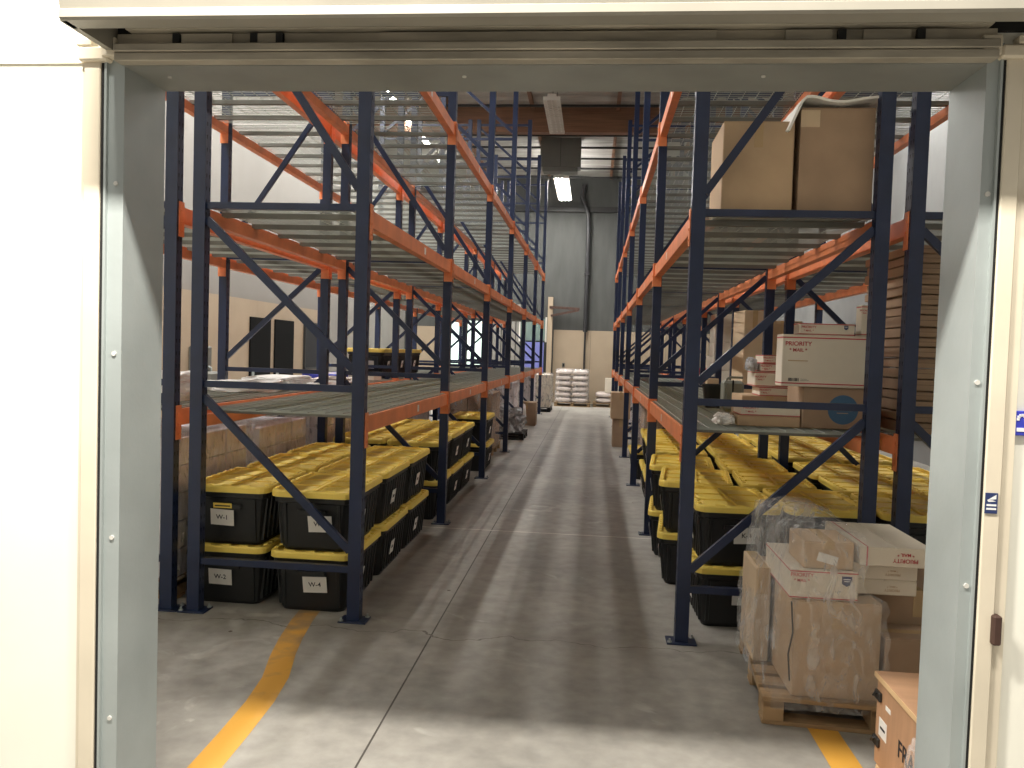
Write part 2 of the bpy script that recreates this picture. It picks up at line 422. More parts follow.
MB().box(0, .36, -.28, .28, .0, .22, b=.03).build('basin', M['duct'], o)
MB().box(0, .12, -.28, .28, .22, .62, b=.02).build('splash_back', M['duct'], o)
MB().tube([(.2, .1, .2), (.2, .1, .28), (.15, .1, .30)], .012).build('spout', M['steel'], o)
# window and panels in the far wall, left part
g = MB(); g.box(-4.80, -4.70, YF - .08, YF, .1, 2.75).box(-3.66, -3.58, YF - .08, YF, .1, 2.75).box(-4.8, -3.58, YF - .08, YF, 2.62, 2.75).box(-4.8, -3.58, YF - .08, YF, .1, .25).box(-4.20, -4.16, YF - .06, YF, .2, 2.7)
structure('window_1', g, M['rod'])
structure('window_2', MB().box(-4.72, -3.64, YF - .03, YF - .01, .22, 2.65), M['day'])
g = MB(); x = -3.5
while x < -2.45: g.box(x, x + .13, YF - .05, YF - .005, 0, 3.2); x += .16
structure('trim_13', g, M['wallwhite'])
g = MB().box(-2.42, -1.56, YF - .05, YF, 2.02, 2.75)
structure('window_3', g, mat('grey_green_glass', (.16, .22, .20), .15))
g = MB()
for x in (-2.45, -2.0, -1.58): g.box(x, x + .05, YF - .07, YF, 1.98, 2.80)
structure('window_4', g, M['fixture'])
o = MB().box(-2.30, -1.60, YF - .16, YF - .10, .98, 1.97, b=.01).build('room_divider', M['bluesheet'])
g = MB().box(-2.2, -2.16, YF - .14, YF - .11, 0, .98).box(-1.74, -1.70, YF - .14, YF - .11, 0, .98).build('panel_leg', M['fixture'], o)
tag(o, 'flat blue panel standing against the far wall beyond the left racks', 'panel')
# wall bracket, downpipe
o = empty('wall_bracket', (-1.40, YF - .35, 2.96)); tag(o, 'rusty triangular arm bracket high on the far cream post', 'bracket')
MB().bar((-.05, 0, .16), (.93, 0, .12), .08, .08).build('top_arm', M['rust'], o)
MB().bar((.0, 0, -.12), (.90, 0, .08), .06, .07).build('strut', M['rust'], o)
o = MB().tube([(-.45, YF - .16, 7.1), (-.52, YF - .16, 6.7), (-.30, YF - .16, 6.2), (-.27, YF - .16, 5.6), (-.27, YF - .16, 2.35)], [.075] * 5, 10).build('downpipe', M['pipe'])
tag(o, 'thick dark vertical downpipe on the grey far wall', 'pipe')
MB().tube([(-.27, YF - .10, 2.35), (-.27, YF - .10, .0)], .03, 8).build('lower_pipe', M['pipe'], o)
MB().box(-.37, -.17, YF - .25, YF - .02, 4.2, 4.26).build('pipe_clamp', M['pipe'], o)
o = MB().box(-.99, -.90, YF - .06, YF - .02, 1.18, 1.32, b=.005).build('outlet_box', M['duct'])
tag(o, 'small grey outlet box on the tan panel of the far wall', 'outlet')
MB().box(-.965, -.925, YF - .066, YF - .06, 1.21, 1.29).build('outlet_socket', M['black'], o)
# heater / duct box
o = empty('duct_box', (-1.04, 22.0, 6.55)); tag(o, 'large grey sheet metal duct box hanging from the ceiling over the aisle', 'duct')
MB().box(-.54, .54, 0, .5, .06, .90, b=.01).build('casing', M['duct'], o)
MB().box(-.46, .46, .05, .45, -.05, .06).build('outlet_collar', M['duct'], o)
MB().box(-.005, .005, -.006, 0, .07, .89).build('seam', M['rod'], o)
for sx_ in (-.45, .45): MB().tube([(sx_, .25, .9), (sx_, .25, .93)], .01, 6).build('hanger', M['rod'], o)

# strip lights
def strip(x, y, z, L, W, lit, label, group=None, power=0, vis=True):
    o = empty('strip_light', (x, y, z)); tag(o, label, 'ceiling light', group)
    MB().box(-W * .25, W * .25, -L / 2, L / 2, .05, .12, b=.004).build('ballast_box', M['fixture'], o)
    g = MB()
    for s_ in (-1, 1):
        g.add([(s_ * W * .12, -L / 2, .05), (s_ * W / 2, -L / 2, .0), (s_ * W / 2, L / 2, .0), (s_ * W * .12, L / 2, .05),
               (s_ * W * .12, -L / 2, .055), (s_ * W / 2, -L / 2, .006), (s_ * W / 2, L / 2, .006), (s_ * W * .12, L / 2, .055)],
              [(0, 1, 2, 3), (7, 6, 5, 4), (0, 4, 5, 1), (3, 2, 6, 7), (1, 5, 6, 2), (0, 3, 7, 4)])
    g.box(-W / 2, W / 2, -L / 2 - .01, -L / 2, 0, .06).box(-W / 2, W / 2, L / 2, L / 2 + .01, 0, .06)
    g.build('reflector', M['fixture'], o)
    n = 3
    for k in range(n):
        xx = (k - 1) * W * .3
        MB().tube([(xx, -L / 2 + .03, .016), (xx, L / 2 - .03, .016)], .018 if not lit else W * .12, 8).build('lamp_tube', M['tube'] if lit else M['tubeoff'], o)
    g = MB()
    q = int(L / .12)
    for k in range(q + 1):
        yy = -L / 2 + L * k / q; g.box(-W / 2, W / 2, yy - .003, yy + .003, -.02, -.0)
    g.build('louvre', M['fixture'], o)
    for yy in (-L * .35, L * .35): MB().tube([(0, yy, .12), (0, yy, 7.42 - z)], .006, 6).build('hanger', M['rod'], o)
    if power:
        ld = bpy.data.lights.new('strip_lamp', 'AREA'); ld.shape = 'RECTANGLE'; ld.size = W * .8; ld.size_y = L; ld.energy = power; ld.color = (1, .975, .93)
        lo = bpy.data.objects.new('strip_lamp', ld); C.objects.link(lo); lo.parent = o; lo.location = (0, 0, -.03)
    return o
strip(-.975, 17.4, 6.6, 2.44, .34, False, 'unlit louvred strip light hanging above the aisle before the timber beam')
strip(-1.03, 24.2, 6.45, 3.2, .42, True, 'bright lit strip light hanging at the far end of the aisle', None, 120)
for k, yy in enumerate((6.0, 9.6, 13.2, 16.8, 20.4, 24.0)):
    strip(-4.55, yy, 7.05, 2.44, .16, True, ORD[k] + ' lit strip light from doorway above the aisle by the left wall', 'strip lights above the left wall aisle', (190, 270, 190, 170, 170, 190)[k])
for k, yy in enumerate((7.5, 14.0, 20.5)):
    strip(4.2, yy, 7.05, 2.44, .16, True, ORD[k] + ' lit strip light from doorway above the aisle by the right wall', 'strip lights above the right wall aisle', 125)

# ------------------------------------------------------------------ pallet racks
def post_mesh():
    g = MB(); w, d, t, lip = .076, .07, .004, .018
    # open C section, web facing +Y's opposite (faces the aisle in X); outline extruded
    prof = [(-w/2, -d/2), (w/2, -d/2), (w/2, d/2), (w/2 - lip, d/2), (w/2 - lip, d/2 - t), (w/2 - t, d/2 - t), (w/2 - t, -d/2 + t),
            (-w/2 + t, -d/2 + t), (-w/2 + t, d/2 - t), (-w/2 + lip, d/2 - t), (-w/2 + lip, d/2), (-w/2, d/2)]
    vs = [(a, b, z) for z in (.008, TOP) for a, b in prof]; n = len(prof)
    fs = [(k, (k + 1) % n, n + (k + 1) % n, n + k) for k in range(n)]
    for base in (0, n):
        for q in ((0, 1, 6, 7), (1, 2, 5, 6), (2, 3, 4, 5), (0, 7, 8, 11), (8, 9, 10, 11)): fs.append(tuple(base + i for i in q))
    g.add(vs, fs)
    z = .12
    while z < TOP - .05:
        for s_ in (-1, 1):
            x = s_ * (w / 2 + .0006)
            for yy in (-.018, .018):
                g.add([(x, yy - .006, z + .012), (x, yy + .006, z + .012), (x, yy + .003, z - .012), (x, yy - .003, z - .012)], [(0, 1, 2, 3)], 1)
        z += .0762
    return g.mesh('post', [M['blue'], M['hole']])
def foot_mesh():
    g = MB(); g.box(-.085, .085, -.065, .065, 0, .009, b=.002)
    for x, y in ((-.068, -.045), (.068, .045)):
        g.T = Matrix.Translation((x, y, .009)); g.tube([(0, 0, 0), (0, 0, .006)], .014, 6, 1); g.tube([(0, 0, 0), (0, 0, .022)], .006, 6, 1); g.T = Matrix.Identity(4)
    return g.mesh('foot_plate', [M['blue'], M['steel']])
BL = BAY - .076
def beam_mesh():
    g = MB()   # step beam along Y, ledge towards +X (inside)
    prof = [(-.030, -.100), (.030, -.100), (.030, -.028), (-.008, -.028), (-.008, 0), (-.030, 0)]
    g.loft([[(a, 0.006, b) for a, b in prof], [(a, BL - .006, b) for a, b in prof]])
    return g.mesh('beam', [M['orange']])
def conn_mesh():
    g = MB()
    g.box(-.045, -.040, -.055, .006, -.185, .025)            # face plate wrapping the post
    g.box(-.045, .032, .0, .006, -.185, .025)                # end plate
    for z in (-.15, -.09, -.03):
        g.T = Matrix.Translation((-.045, -.025, z)); g.tube([(0, 0, 0), (-.004, 0, 0)], .008, 6); g.T = Matrix.Identity(4)
    return g.mesh('beam_connector', [M['orange']])
def brace_mesh(p, q):
    g = MB(); g.bar(p, q, .034, .042, (0, 0, 1)); return g
PM, FM, BM, CM = post_mesh(), foot_mesh(), beam_mesh(), conn_mesh()
LBM = MB().box(-.0312, -.0302, 0, .055, -.075, -.022).mesh('beam_label', [M['paper']])
HZ = [.31, 1.39, 2.46, 4.0, 5.05, 6.05]
W = .999
g = MB(); g.box(.036, W - .036, -.017, .017, -.02, .02); HBM = g.mesh('horizontal_brace', [M['blue']])
DBM = []
for a, b in zip(HZ[:-1], HZ[1:]):
    g = MB(); g.bar((.036, 0, a + .11), (W - .036, 0, b - .08), .030, .045, (0, 0, 1)); DBM.append(g.mesh('diagonal_brace', [M['blue']]))
FBM = MB().box(-.004, .004, 0, .06, -.01, .01)
def rack(x_aisle, sgn, name_where, label):
    """sgn: direction from the aisle-side posts to the outer posts"""
    r = empty('pallet_rack', (x_aisle, Y0, 0)); tag(r, label, 'rack', 'navy and orange pallet racks')
    if sgn < 0: r.rotation_euler.z = 0
    for k in range(NB + 1):
        yy = BAY * k
        for x in (0, W * sgn):
            p = link('post', PM, r, (x, yy, 0)); link('foot_plate', FM, p)
        for z in HZ:
            b = link('horizontal_brace', HBM, r, (0, yy, z)); b.scale = (sgn, 1, 1)
        for d in DBM:
            b = link('diagonal_brace', d, r, (0, yy, 0)); b.scale = (sgn, 1, 1)
    for k in range(NB):
        for z in LV:
            for x, s in ((0, sgn), (W * sgn, -sgn)):
                b = link('beam', BM, r, (x, BAY * k + .038, z)); b.scale = (s, 1, 1)
                link('beam_connector', CM, b, (0, 0, 0)); c = link('beam_connector', CM, b, (0, BL, 0)); c.scale = (1, -1, 1)
                if x == 0: link('beam_label', LBM, b, (0, 1.35 + .1 * ((k * 3 + int(z)) % 4), 0))
    return r
XA, XB = -1.3676, .5644
ROW = {'L1': (XA, -1), 'L2': (-3.54, 1), 'R1': (XB, 1), 'R2': (2.745, -1)}
rack(*ROW['L1'], '', 'navy and orange pallet rack lining the left side of the aisle')
rack(*ROW['L2'], '', 'navy and orange pallet rack behind the left aisle rack, nearer the side wall')
rack(*ROW['R1'], '', 'navy and orange pallet rack lining the right side of the aisle')
rack(*ROW['R2'], '', 'navy and orange pallet rack back to back behind the right aisle rack')
# wire decks
def deck_mesh():
    g = MB(); w = W - .02; L = BL / 2 - .012; r = .0026
    n = int(L / .05)
    for k in range(n + 1):
        y = .004 + (L - .008) * k / n; g.box(-.022, w + .0, y - r, y + r, .0, 2 * r)
        g.box(-.022, -.022 + 2 * r, y - r, y + r, -.0, r)
    for k in range(10):
        x = (w - .01) * k / 9; g.box(x - r, x + r, 0, L, 2 * r, 4 * r)
    return g.mesh('wire_deck', [M['wire']])
g = MB(); g.box(.0, W - .026, -.032, .032, -.026, -.001).box(.0, W - .026, -.032, -.028, -.032, -.026)
CHM = g.mesh('support_channel', [M['channel']])
DM = deck_mesh()
LN = ['lowest', 'middle', 'top']
RN = {'L1': 'left aisle rack', 'L2': 'rack behind left aisle rack', 'R1': 'right aisle rack', 'R2': 'rack behind right aisle rack'}
for key, (x, s) in ROW.items():
    for li, z in enumerate(LV):
        for k in range(NB):
            for h in range(2):
                y = Y0 + BAY * k + .038 + .008 + h * (BL / 2)
                d = link('wire_deck', DM, None, (x + s * .012, y, z + .001)); d.scale = (s, 1, 1)
                tag(d, '%s galvanised wire deck panel from doorway, %s level of %s' % (ORD[k * 2 + h], LN[li], RN[key]), 'wire deck', 'wire mesh decks of the racks')
                for q in (.22, .68, 1.14): link('support_channel', CHM, d, (0, q, 0))

# ------------------------------------------------------------------ totes
def rr(w, d, r, z, n=4):
    p = []
    for cx, cy, a0 in ((w/2 - r, d/2 - r, 0), (-w/2 + r, d/2 - r, PI/2), (-w/2 + r, -d/2 + r, PI), (w/2 - r, -d/2 + r, 3*PI/2)):
        for k in range(n + 1):
            a = a0 + PI / 2 * k / n; p.append((cx + r * math.cos(a), cy + r * math.sin(a), z))
    return p
def tote_body():
    g = MB()
    g.loft([rr(.39, .63, .05, 0), rr(.41, .65, .05, .02), rr(.455, .70, .055, .285), rr(.455, .70, .055, .287), rr(.49, .745, .06, .295), rr(.495, .75, .06, .335)])
    # ribs on long sides and ends
    for s_ in (-1, 1):
        for k in range(9):
            y = (k - 4) * .072; g.add([(s_*.200, y-.012, .03), (s_*.200, y+.012, .03), (s_*.232, y+.012, .285), (s_*.232, y-.012, .285), (s_*.215, y-.009, .03), (s_*.215, y+.009, .03), (s_*.240, y+.009, .285), (s_*.240, y-.009, .285)],
                 [(4, 5, 6, 7), (0, 4, 7, 3), (1, 2, 6, 5), (0, 1, 5, 4), (3, 7, 6, 2)])
        for x in (-.17, .17):
            g.add([(x-.012, s_*.322, .03), (x+.012, s_*.322, .03), (x+.012, s_*.354, .285), (x-.012, s_*.354, .285), (x-.009, s_*.332, .03), (x+.009, s_*.332, .03), (x+.009, s_*.361, .285), (x-.009, s_*.361, .285)],
                 [(4, 5, 6, 7), (0, 4, 7, 3), (1, 2, 6, 5), (0, 1, 5, 4), (3, 7, 6, 2)])
        g.box(-.09, .09, s_*.355 - .012, s_*.355 + .012, .225, .25)      # moulded handle
    return g.mesh('tote_body', [M['totebody']])
def tote_lid():
    g = MB()
    g.loft([rr(.500, .755, .06, .325), rr(.520, .777, .065, .328), rr(.520, .777, .065, .358), rr(.510, .767, .062, .368), rr(.462, .716, .05, .368), rr(.450, .704, .048, .350)], cap=False)
    top = rr(.450, .704, .048, .350); g.add(top, [tuple(range(len(top)))])
    und = rr(.500, .755, .06, .325); g.add(und, [tuple(range(len(und) - 1, -1, -1))])
    # raised pads and ribs on the recessed panel
    for sx_ in (-1, 1):
        for k in range(3):
            y = (k - 1) * .215; g.box(sx_ * .115 - .085, sx_ * .115 + .085, y - .085, y + .085, .350, .358, b=.004)
    g.box(-.008, .008, -.33, .33, .350, .364)
    for y in (-.108, .108): g.box(-.21, .21, y - .006, y + .006, .350, .362)
    for sx_ in (-1, 1):      # stacking lugs along the rim
        for k in range(8):
            y = (k - 3.5) * .085; g.box(sx_ * .236 - .012, sx_ * .236 + .012, y - .022, y + .022, .366, .376, b=.003)
    for sy in (-1, 1):
        for x in (-.12, 0, .12): g.box(x - .03, x + .03, sy * .366 - .012, sy * .366 + .012, .366, .374, b=.003)
    return g.mesh('lid', [M['lid']])
TB, TL = tote_body(), tote_lid()
for me in (TB, TL):
    for v in me.vertices: v.co.z *= 1.03
FLM = MB().box(-.075, .075, -.0015, 0, -.052, .052).mesh('paper_label', [M['paper']])
SLM = MB().box(-.0015, 0, -.055, .055, -.05, .05).mesh('paper_label', [M['paper']])
MKM = MB().box(-.0025, -.0015, -.020, .020, -.010, .010).mesh('printed_mark', [M['ink']])
PITCH = .3755
tote_n = 0
def tote(x, y, z, rz, label, front=None, side=0, group='black totes with yellow lids', sticker=False, lz=.176):
    r = empty('storage_tote', (x, y, z), rz); tag(r, label, 'storage tote', group)
    link('tote_body', TB, r); link('lid', TL, r)
    if front:
        l = link('paper_label', FLM, r, ({'W-1': -.030, 'W-2': -.035, 'W-3': .055, 'W-4': .03}.get(front, .045), -.348, lz)); l.rotation_euler = (math.radians(10), random.uniform(-.04, .04), 0); l.location.y = -.3585 - (lz - .176) * .17
        if front != '-': text(front, .042, (0, -.0021, 0), FRONT, M['ink'], l)
        if sticker:
            s_ = MB().box(-.06, .06, -.0015, 0, -.016, .016).build('brand_sticker', M['lid'], r); s_.location = (-.025, -.368, .252); s_.rotation_euler.x = math.radians(8)
            MB().box(-.05, .05, -.0022, -.0015, -.006, .002).build('sticker_print', M['ink'], s_)
    if side:
        l = link('paper_label', SLM, r, (side * .2445, -.10 + random.uniform(-.03, .03), .175)); l.rotation_euler = (0, math.radians(9) * side, 0)
        link('printed_mark', MKM, l).scale.x = 1
        if side > 0: l.rotation_euler.z = PI; l.rotation_euler.y = math.radians(-9)
    return r
def stack(x, y, rz, where, n=2, f=(None, None), side=0, z0=0., jit=.004, sticker=False):
    for k in range(n):
        lv = ('lower', 'upper')[k] if n == 2 else 'single'
        tote(x + random.uniform(-jit, jit), y + random.uniform(-jit, jit), z0 + k * PITCH, rz + random.uniform(-.006, .006),
             '%s yellow-lidded black tote, %s' % (lv, where), f[k], side, sticker=(sticker and k == 1), lz=.2 if where.startswith('first stack from doorway along aisle side of right') else .176)
# left rack, aisle column and back column
ys = [5.17, 6.0, 6.81, 7.99, 8.80, 9.61]
for i, y in enumerate(ys):
    stack(-1.675, y, 0, '%s stack from doorway along aisle side of left rack' % ORD[i], f=('W-4', 'W-3') if i == 0 else ('-', '-') if i == 3 else (None, None), side=1)
    stack(-2.235, y + .05, (0, .03, -.02, .02, -.03, .01)[i], '%s stack from doorway along back of left rack' % ORD[i], f=('W-2', 'W-1') if i == 0 else (None, None), sticker=(i == 0))
stack(-1.62, 11.25, 0, 'last short stack on aisle side of left rack', side=1)
# right rack
ry = [(5.36, .905, .04), (6.22, .80, -.11), (7.05, .79, -.09), (8.0, .85, -.04), (8.82, .85, -.03), (9.64, .86, -.02)]
for i, (y, x, rz) in enumerate(ry):
    stack(x, y, rz, '%s stack from doorway along aisle side of right rack' % ORD[i], f=('K-3', 'K-4') if i == 0 else (None, None), side=-1)
    stack(x + .575 - (.02 if i == 0 else 0), y + .03, rz * .6, '%s stack from doorway along inner side of right rack' % ORD[i])
stack(.80, 11.2, 0, 'standing alone at aisle side of right rack past the stacks', n=1, side=-1)
for i, y in enumerate((5.35, 6.15, 6.95, 8.0, 8.81, 9.62)):
    stack(2.02, y, -.03, '%s stack from doorway, near side of rear right rack' % ORD[i])
    stack(2.56, y, -.02, '%s stack from doorway, far side of rear right rack' % ORD[i])
# on the lowest deck of the rack behind the left one
for i, (x, y) in enumerate(((-2.95, 10.75), (-2.95, 11.55), (-2.95, 12.35))):
    tote(x, y, LV[0] + .012, 0, '%s black tote from doorway standing on lowest deck of rear left rack' % ORD[i], '-' if i == 0 else None, 1)

# ------------------------------------------------------------------ cartons
_cm = {}
def carton_mesh(w, d, h, m, flaps=True):
    k = (round(w, 3), round(d, 3), round(h, 3), m.name)
    if k in _cm: return _cm[k]
    g = MB(); g.box(-w/2, w/2, -d/2, d/2, 0, h - .004, b=.004)
    if flaps:
        if w < d: g.box(-w/2 + .001, -.0015, -d/2 + .001, d/2 - .001, h - .005, h, b=.0015).box(.0015, w/2 - .001, -d/2 + .001, d/2 - .001, h - .005, h, b=.0015)
        else: g.box(-w/2 + .001, w/2 - .001, -d/2 + .001, -.0015, h - .005, h, b=.0015).box(-w/2 + .001, w/2 - .001, .0015, d/2 - .001, h - .005, h, b=.0015)
    _cm[k] = g.mesh('carton', [m]); return _cm[k]
def carton(x0, x1, y0, y1, z0, z1, m, label, group=None, rz=0, tape=True, name='carton', cat='cardboard box', fit='front'):
    w, d, h = x1 - x0, y1 - y0, z1 - z0
    o = link(name, carton_mesh(w, d, h, m), None, ((x0 + x1) / 2, (y0 + y1) / 2, z0), rz); tag(o, label, cat, group)
    if tape:
        g = MB()
        if w < d: g.box(-.024, .024, -d/2 - .0008, d/2 + .0008, h, h + .0008).box(-.024, .024, -d/2 - .0012, -d/2, h * .72, h + .0005)
        else: g.box(-w/2 - .0008, w/2 + .0008, -.024, .024, h, h + .0008).box(-w/2 - .0012, -w/2, -.024, .024, h * .72, h + .0005)
        g.build('packing_tape', M['tape'], o)
    return o
def shield(parent, x, y, z, s):
    g = MB(); g.add([(x - s, y, z + s), (x + s, y, z + s), (x + s, y, z - s * .55), (x, y, z - s * 1.1), (x - s, y, z - s * .55)], [(0, 4, 3, 2, 1)])
    o = g.build('shield_emblem', M['navyprint'], parent)
    MB().box(x - s * .7, x + s * .7, y - .0006, y - .0002, z + s * .3, z + s * .5).box(x - s * .6, x + s * .6, y - .0006, y - .0002, z - s * .1, z + s * .05).build('emblem_print', M['whiteprint'], o)
def mailer(x0, x1, y0, y1, z0, z1, label, group='white and red mailing cartons', rz=0, front=True, sh=False, ts=None, flip=False, m=None, bc=False, left=True, vert=False, redtop=False, pm=None):
    """white mailing carton with red edge lines and print"""
    w, d, h = x1 - x0, y1 - y0, z1 - z0
    o = carton(x0, x1, y0, y1, z0, z1, m or M['whitebox'], label, group, rz, tape=False, name='mailing_carton', cat='mailing box')
    g = MB(); e = .0008; lw = max(.005, h * .022)
    for zz in (h * .06, h * .94):
        if front: g.box(-w/2, w/2, -d/2 - e, -d/2, zz - lw / 2, zz + lw / 2)
        if left: g.box(-w/2 - e, -w/2, -d/2, d/2, zz - lw / 2, zz + lw / 2)
    if vert: g.box(-w/2 + .03, -w/2 + .036, -d/2 - e, -d/2, 0, h)
    if redtop: g.box(-w/2 + .03, -w/2 + .036, -d/2, d/2, h, h + e)
    g.build('red_line', M['red'], o)
    ts = ts or min(h * .16, w * .10)
    a = PI if flip else 0
    rot = (PI / 2, a, 0)
    tx = (-w/2 + w * .17) if not flip else w * .12
    zt = h * .82 if not flip else h * .42
    if h < .12: zt = h * .66 if not flip else h * .35
    sg = -1 if flip else 1
    text('PRIORITY', ts, (tx, -d/2 - .0014, zt), rot, pm or M['red'], o)
    text('* MAIL *', ts * .8, (tx, -d/2 - .0014, zt - sg * ts * 1.05), rot, pm or M['red'], o)
    if sh: shield(o, w/2 - .05, -d/2 - .0012, h * .68, min(.022, h * .18))
    if bc:
        g = MB(); xx = -w/2 + .04
        while xx < -w/2 + .10: g.box(xx, xx + .003 + (int(xx * 1000) % 3) * .001, -d/2 - .0012, -d/2, h * .10, h * .16); xx += .0065
        g.box(-w/2 + .11, -w/2 + .16, -d/2 - .0012, -d/2, h * .115, h * .12).box(-w/2 + .11, -w/2 + .15, -d/2 - .0012, -d/2, h * .14, h * .145)
        g.build('barcode', M['ink'], o)
    return o
def lump(name, x, y, z, sx_, sy, sz, m, amp=.25, fr=3., seed=0, label='', cat='bag', n=3, parent=None, flat=0.):
    bm = bmesh.new(); bmesh.ops.create_icosphere(bm, subdivisions=n + 1, radius=1)
    for v in bm.verts:
        p = v.co.copy(); q = noise.noise(p * fr + Vector((seed * 3.1, 0, 0))) + .5 * noise.noise(p * fr * 2.3 + Vector((0, seed, 0)))
        p = Vector([math.copysign(abs(c) ** .7, c) for c in p]) * (1 + amp * q)
        v.co = Vector((p.x * sx_, p.y * sy, max(0, (p.z + .8) * sz)))
    me = bpy.data.meshes.new(name); bm.to_mesh(me); bm.free(); me.materials.append(m)
    o = link(name, me, parent, (x, y, z))
    if label: tag(o, label, cat)
    return o
# wood pallet
def pallet(x, y, rz, w, d, label, m=None, h=.125, group='pallets on the floor'):
    m = m or M['wood']; r = empty('pallet', (x, y, 0), rz); tag(r, label, 'pallet', group)
    n = 7
    bw = d / n * .76
    bmsh = MB().box(-w/2, w/2, -bw/2, bw/2, h - .018, h, b=.002).mesh('deck_board', [m])
    for k in range(n): link('deck_board', bmsh, r, (0, -d/2 + bw/2 + (d - bw) * k / (n - 1), 0))
    for sx_ in (-w/2 + .05, 0, w/2 - .05):
        g = MB()
        for ya, yb in ((-d/2, -d/2 + .16), (-.09, .09), (d/2 - .16, d/2)): g.box(sx_ - .045, sx_ + .045, ya, yb, .018, h - .018, b=.002)
        g.box(sx_ - .045, sx_ + .045, -d/2, d/2, h - .045, h - .018); g.build('stringer', m, r)
    for k in (-1, 0, 1): link('bottom_board', bmsh, r, (0, k * (d/2 - bw/2), -(h - .018)))
    return r
def wrap(x, y, z0, w, d, h, rz, m, label, amp=.018, seed=0, taper=.97, cat='stretch wrap'):
    bm = bmesh.new(); bmesh.ops.create_cube(bm, size=1); bmesh.ops.subdivide_edges(bm, edges=bm.edges[:], cuts=13, use_grid_fill=True)
    bot = [f for f in bm.faces if f.calc_center_median().z < -.499]; bmesh.ops.delete(bm, geom=bot, context='FACES')
    for v in bm.verts:
        p = v.co.copy(); t = taper + (1 - taper) * (0.5 - p.z)
        q = Vector((p.x * w * t, p.y * d * t, (p.z + .5) * h))
        nn = Vector((p.x, p.y, max(0, p.z) * .6)).normalized()
        q += nn * (amp * (noise.noise(Vector((q.x * 7, q.y * 7, q.z * 13 + seed))) + .6 * noise.noise(q * 19 + Vector((seed, 0, 0)))))
        v.co = q
    me = bpy.data.meshes.new('stretch_wrap'); bm.to_mesh(me); bm.free(); me.materials.append(m)
    for p_ in me.polygons: p_.use_smooth = True
    o = link('stretch_wrap', me, None, (x, y, z0), rz); tag(o, label, cat)
    return o
def wrapped(x, y, rz, w, d, nx, ny, nz, h, m, label_p, label_c, label_w, grp, pm=None, film_=None, amp=.02, seed=0, dropping=0., taper=.98):
    ph = .125; pallet(x, y, rz, w, d, label_p, pm, ph)
    cw, cd, ch = (w - .04) / nx, (d - .04) / ny, h / nz
    c, s_ = math.cos(rz), math.sin(rz)
    for k in range(nz):
        for i in range(nx):
            for j in range(ny):
                if 0 < i < nx - 1 and 0 < j < ny - 1: continue
                if k == nz - 1 and random.random() < dropping: continue
                lx = -w/2 + .02 + cw * (i + .5); ly = -d/2 + .02 + cd * (j + .5)
                o = link('carton', carton_mesh(cw - .018, cd - .018, ch - .006, m), None, (x + lx * c - ly * s_, y + lx * s_ + ly * c, ph + .001 + k * ch), rz + random.uniform(-.012, .012))
                tag(o, label_c, 'cardboard box', grp)
    if label_w: wrap(x, y, ph, w + .02, d + .02, h + .03, rz, film_ or M['film2'], label_w, amp, seed, taper)

# --- right rack, lowest deck, near bay
D1 = LV[0] + .0125
o = carton(1.262, 1.66, 5.02, 5.42, D1, 1.488, M['kraftdark'], 'brown carton with a round blue print, under the big white mailing box', tape=False)
g = MB(); N_ = 40; cx, cz, R_ = .035, .118, .088
g.add([(cx + R_ * math.cos(2*PI*k/N_), -.2012, cz + R_ * math.sin(2*PI*k/N_)) for k in range(N_)], [tuple(range(N_))]); gg = g.build('round_print', M['blueprint'], o)
text('e', .05, (cx, -.2018, cz + .01), FRONT, M['kraftlight'], gg, 'round_print_mark') if False else None
MB().box(cx - .055, cx + .055, -.2018, -.2012, cz - .006, cz + .002).box(cx - .04, cx + .04, -.2018, -.2012, cz + .012, cz + .017).box(cx - .035, cx + .03, -.2018, -.2012, cz - .022, cz - .018).build('print_lines', M['kraft'], gg)
o = mailer(1.125, 1.665, 5.0, 5.16, 1.489, 1.798, 'big white and red mailing carton on top of the blue-dotted brown box', ts=.036, bc=True)
MB().box(-.235, -.12, -.0812, -.080, .150, .156).build('faint_print', M['kraft'], o)
mailer(1.225, 1.545, 5.03, 5.17, 1.799, 1.868, 'flat white mailing carton lying on top of the big one', sh=True, ts=.02)
mailer(1.585, 1.68, 5.04, 5.15, 1.799, 1.985, 'small upright mailing carton beside the rack post, on the big one', ts=.014)
carton(1.38, 1.74, 5.45, 5.85, D1, 1.488, M['kraftdark'], 'brown carton hidden behind the blue-dotted box on the deck')
mailer(1.36, 1.80, 5.42, 5.75, 1.489, 1.79, 'white mailing carton behind the big one, showing right of the post', ts=.03)
carton(.885, 1.255, 5.03, 5.33, D1, D1 + .062, M['kraft'], 'flat brown carton under the flat mailing box, left of blue-dotted box')
mailer(.905, 1.255, 5.04, 5.30, D1 + .063, D1 + .133, 'flat white mailing carton lying on the flat brown carton', ts=.022, bc=False)
lump('plastic_bag', .818, 5.12, D1, .05, .09, .035, M['bag'], .5, 2.4, 3, 'crumpled white plastic bag left of the flat cartons', 'bag')
carton(1.0, 1.36, 5.55, 5.95, D1, D1 + .16, M['kraft'], 'brown carton carrying the small stack of mailing cartons')
zz = D1 + .161
for k, (hh, dx) in enumerate(((.06, .03), (.10, -.005), (.055, .03), (.055, .045))):
    mailer(1.085 + dx, 1.30 + dx, 5.56, 5.82, zz, zz + hh, ['bottom', 'second', 'third', 'topmost'][k] + ' carton of the small mailing stack left of the big carton', ts=.018)
    zz += hh + .001
o = lump('clear_bottle', 1.065, 5.63, zz - .11, .035, .07, .05, M['clear'], .2, 2, 5, 'shiny clear plastic packet lying on the mailing stack', 'packet')
